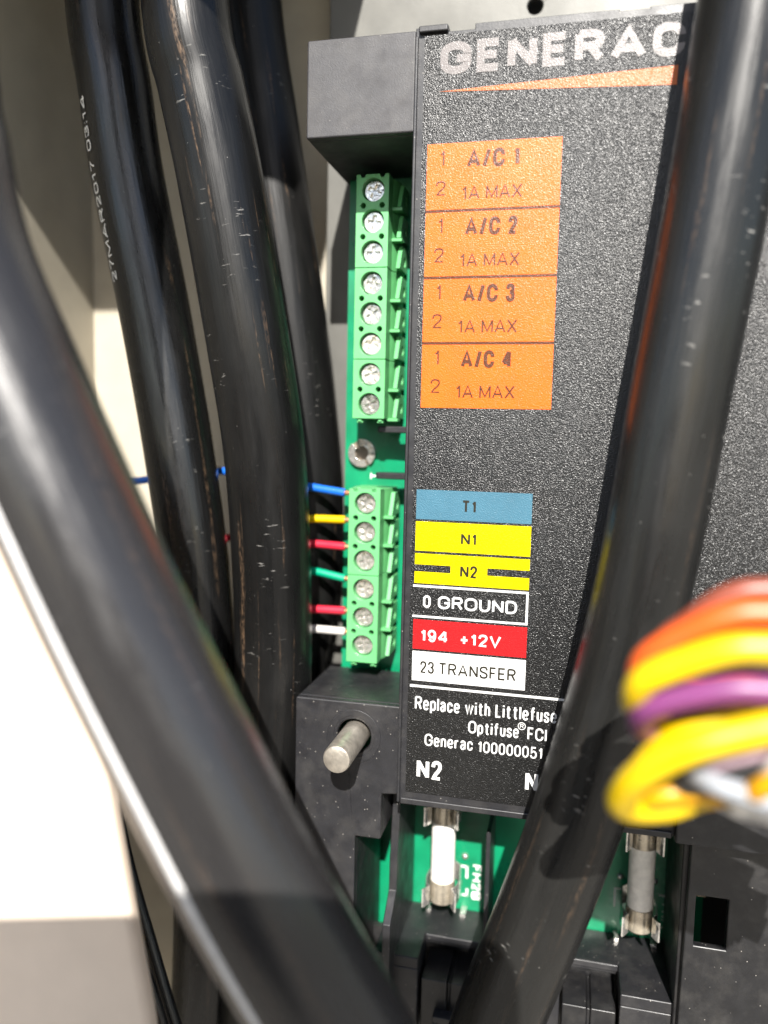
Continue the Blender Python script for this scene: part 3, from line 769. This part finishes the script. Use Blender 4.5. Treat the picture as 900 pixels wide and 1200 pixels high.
tag(tD, 'thick scuffed black cable running down across the printed label face', 'cable', 'thick black power cables')
tE, pE, fE, sE = tube('power_cable', [Vector((X(-118, -80, -55), -55, KZ - .3))] + pts((-100, 0, -56), (-78, 180, -57), (-50, 300, -57), (5, 430, -57), (58, 552, -57), (130, 709, -57), (223, 896, -56.5), (300, 1045, -55.5), (390, 1200, -53), (465, 1330, -51)), 8.0, M['cableE'], n=56, wob=.004, seed=5)
tag(tE, 'thick blurred black cable slanting across the others before the white flange', 'cable', 'thick black power cables')
# pale marking stripe along the near cable
def stripe(path, fr, r, phi, wid, parent, name, mat):
    V = []; F = []; n = 6
    for i, p in enumerate(path):
        T, N, B = fr[i]
        for k in range(n):
            a = phi + (k/(n-1) - .5) * wid / r; q = r + (.10 if 0 < k < n-1 else -.05)
            V.append(p + (N*math.cos(a) + B*math.sin(a))*q)
        if i:
            b0 = (i-1)*n
            for k in range(n-1): F.append((b0+k, b0+k+1, b0+n+k+1, b0+n+k))
    mb = MB(); mb.add(V, F); return mb.build(name, mat, parent, smooth=True)
stripe(pE, fE, 8.0, math.radians(20), 1.5, tE, 'marking_stripe', M['stripe'])
# date print along cable A, read upwards
def cable_print(body, path, fr, S, s0, hgt, length, phi, r, parent):
    V, F = text_mesh(body, length, hgt, .17*hgt); out = []
    for x_, y_, l_ in V:
        s = s0 - x_
        i = max(0, min(len(S) - 2, next((k for k in range(len(S) - 1) if S[k+1] >= s), len(S) - 2)))
        t = (s - S[i]) / max(1e-6, S[i+1] - S[i]); p = path[i].lerp(path[i+1], t); T, N, B = fr[i]
        a = phi + y_ / r
        out.append(p + (N*math.cos(a) + B*math.sin(a)) * (r + .10 + .006*l_))
    mb = MB(); mb.add(out, F); return mb.build('date_print', M['silk'], parent)
def s_at(path, S, z): return next(S[i] for i in range(len(path)) if path[i].z <= z)
sA0 = s_at(pA, sA, P(138, 318, 6).z)
sA1 = s_at(pA, sA, P(97, 112, 6).z)
cable_print('27MAR2017 03:14', pA, fA, sA, sA0, 1.7, sA0 - sA1, math.radians(27), CR*.98, tA)

# two thin black leads behind the flange
o, *_ = tube('thin_lead', pts((110, 860, -8), (131, 930, -9), (152, 1020, -10), (178, 1110, -11), (205, 1200, -12), (240, 1300, -12)), 1.15, M['lead'], n=16); tag(o, 'thin black lead curving down beside the white flange edge, nearer the lit gap', 'lead', 'thin black leads')
o, *_ = tube('thin_lead', pts((95, 850, -14), (122, 940, -15), (145, 1040, -15), (165, 1120, -15), (190, 1200, -15), (215, 1300, -15)), 1.05, M['lead'], n=16); tag(o, 'thin black lead hugging the edge of the white flange', 'lead', 'thin black leads')

# ------------------------------------------------------------------ thin wires into the lower terminal block
def lead(col, pxs, label):
    o, *_ = tube('hookup_wire', pxs[1:], .82, M['w_' + col], n=16); tag(o, label, 'wire', 'coloured wires in the lower terminal block')
    tube('stripped_end', [pxs[0], pxs[1].lerp(pxs[2], .03)], .5, M['copper'], o, n=12)
    return o
xin = tx2 + .6
def wire(col, ye, yb, label, tail):
    e_ = P(404.5, ye, 19.5); b_ = P(360, yb, 19.6)
    return lead(col, [Vector((xin, 19.5, e_.z)), e_, b_] + pts(*tail), label)
wire('blue', 577.5, 570, 'blue wire in the topmost screw terminal of the lower block', [(258, 552, 20.2), (166, 563, 20.3), (112, 572, 22)])
def down(x, y): return [(x + 14, y + 2, 19.8), (x, y + 40, 20.3), (x - 2, y + 200, 21), (x - 6, 1000, 22), (x - 10, 1300, 22)]
wire('yellow', 609, 608, 'yellow wire in the second terminal of the lower block', down(302, 610))
wire('red', 640.5, 636.5, 'red wire just below the yellow wire in the lower block', [(268, 630, 20.2), (200, 640, 20.3), (150, 660, 22)])
wire('green', 678, 668, 'green wire slanting into the lower terminal block between the red wires', down(313, 668))
wire('red', 715.5, 713.5, 'red wire just above the white wire in the lower block', down(324, 714))
wire('white', 740, 736.5, 'white wire in the lowest terminal of the lower block', down(335, 738))

# ------------------------------------------------------------------ coiled colour wires at the right
def coil(col, fore, back, label, r=1.2):
    """fore: pixels from the right in to the turn; back: pixels going out again, deeper"""
    p = [P(*q) for q in fore] + [P(a, b + max(0, a - 900)*.45, c) for a, b, c in back]
    o, *_ = tube('harness_wire', p, r, M['w_' + col], n=20, step=.8); tag(o, label, 'wire', 'coiled harness wires'); return o
Yc = -60
def arc(y_end, xl_, yl_, ymid, dY=0, yret=None, off=0):
    yret = yret or yl_ + 30
    return ([(1180, y_end, Yc + dY), (930, y_end + 3, Yc + dY), (860, y_end*.8 + ymid*.2, Yc + dY), (805, ymid, Yc + dY + .5), ((xl_ + 770)/2, (yl_ + ymid)/2, Yc + dY + 1.2), (xl_, yl_, Yc + dY + 3)],
            [(xl_ + 8, yl_ + 14, Yc + dY + 5.6), (820 + off, yret, Yc + dY + 8), (920, yret - 6, Yc + dY + 8), (1180, yret - 10, Yc + dY + 8)])
coil('brown', *arc(688, 790, 770, 732, 7.5, 800), 'dark red brown wire on the outside of the coiled bundle', 1.2)
coil('orange', *arc(716, 752, 800, 745, 2, 812), 'orange wire arching over the top of the coiled bundle', 1.45)
coil('yellow', *arc(757, 746, 815, 776, -1, 842), 'yellow wire between the orange and purple wires of the bundle', 1.35)
coil('purple', *arc(806, 752, 842, 816, 0, 860), 'purple wire below the upper yellow wire of the bundle', 1.25)
coil('black', *arc(832, 772, 856, 838, 5, 872), 'black strand added as the shaded gap in the middle of the coiled bundle', 1.2)  # added strand: its black stands for the shade between the wires
coil('yellow', [(1180, 842, Yc - 1), (940, 850, Yc - 1), (870, 860, Yc - 1), (805, 878, Yc - 1), (760, 902, Yc), (735, 925, Yc + 2)], [(732, 944, Yc + 4.5), (780, 945, Yc + 7), (900, 925, Yc + 8), (1180, 915, Yc + 8)], 'broad yellow wire looping round the low end of the bundle', 1.5)
coil('yellow', [(1180, 822, Yc + 4), (930, 830, Yc + 4), (850, 845, Yc + 4), (800, 860, Yc + 4), (768, 882, Yc + 4.5), (742, 915, Yc + 5)], [(745, 940, Yc + 8), (800, 920, Yc + 10), (920, 905, Yc + 10), (1180, 900, Yc + 10)], 'yellow wire tucked behind the broad lower yellow loop', 1.2)
coil('amber', [(1180, 905, Yc + 5), (930, 915, Yc + 5), (850, 925, Yc + 5), (800, 928, Yc + 5), (765, 934, Yc + 5)], [(752, 938, Yc + 8), (800, 938, Yc + 11), (920, 930, Yc + 12), (1180, 925, Yc + 12)], 'amber wire along the underside of the bundle', 1.25)
coil('pink', [(1180, 868, Yc + 1.5), (930, 872, Yc + 1.5), (880, 880, Yc + 1.5), (845, 890, Yc + 2.5), (825, 898, Yc + 4.5)], [(835, 905, Yc + 8), (920, 890, Yc + 11), (1180, 880, Yc + 12)], 'pale pink wire inside the lower loop of the bundle', 1.0)
coil('grey', [(1180, 955, Yc + .5), (930, 942, Yc + .5), (880, 932, Yc + .5), (840, 920, Yc + 1.5), (815, 905, Yc + 4)], [(822, 898, Yc + 8), (900, 900, Yc + 13), (1180, 905, Yc + 13)], 'grey wire crossing low inside the bundle', 1.0)
coil('white', [(1180, 850, Yc), (980, 862, Yc), (925, 885, Yc), (903, 912, Yc + .4), (885, 935, Yc + 1.2)], [(862, 944, Yc + 3), (895, 952, Yc + 4), (980, 945, Yc + 5), (1180, 930, Yc + 5)], 'white wire curling round the lower right of the bundle', .95)
coil('amber', [(1180, 898, Yc - 1), (960, 905, Yc - 1), (905, 918, Yc - 1), (882, 930, Yc + .6)], [(875, 938, Yc + 4), (930, 935, Yc + 6), (1180, 925, Yc + 6)], 'short amber wire beside the white wire of the bundle', 1.0)

coil('black', [(1180, 880, Yc + 3), (960, 885, Yc + 3), (880, 900, Yc + 3), (830, 915, Yc + 3.5), (800, 916, Yc + 4.5)], [(806, 908, Yc + 8), (900, 895, Yc + 12), (1180, 880, Yc + 13)], 'black strand added as the shaded gap inside the low loop of the bundle', 1.2)  # made-up black strand in place of the shade inside the lower loop

# ------------------------------------------------------------------ the telephone that takes the picture, behind the lens (casts the shadow on the lower left)
pw, ph2, pt, pr = 92.0, 146.0, 8.0, 10.0
org_ = Vector((0, -D0, 0)) - fwd * 5.0
phx0, phx1, phz1 = -pw + 15.5, 15.5, 13.5
corn = []
for cx_, cz_, a0 in ((phx1 - pr, phz1 - pr, 0), (phx0 + pr, phz1 - pr, 90), (phx0 + pr, phz1 - ph2 + pr, 180), (phx1 - pr, phz1 - ph2 + pr, 270)):
    for i in range(9):
        t = math.radians(a0 + 90*i/8); corn.append((cx_ + pr*math.cos(t), cz_ + pr*math.sin(t)))
mb = MB(); n = len(corn)
Vp = [org_ + right*x + up*z for x, z in corn] + [org_ + right*x + up*z - fwd*pt for x, z in corn]
mb.add(Vp, [tuple(range(n)), tuple(range(n, 2*n))[::-1]] + [(i, (i+1) % n, n + (i+1) % n, n + i) for i in range(n)])
o = mb.build('smartphone', M['phone'], None, bevel=.8)
tag(o, 'black smartphone held in front of the panel', 'phone')
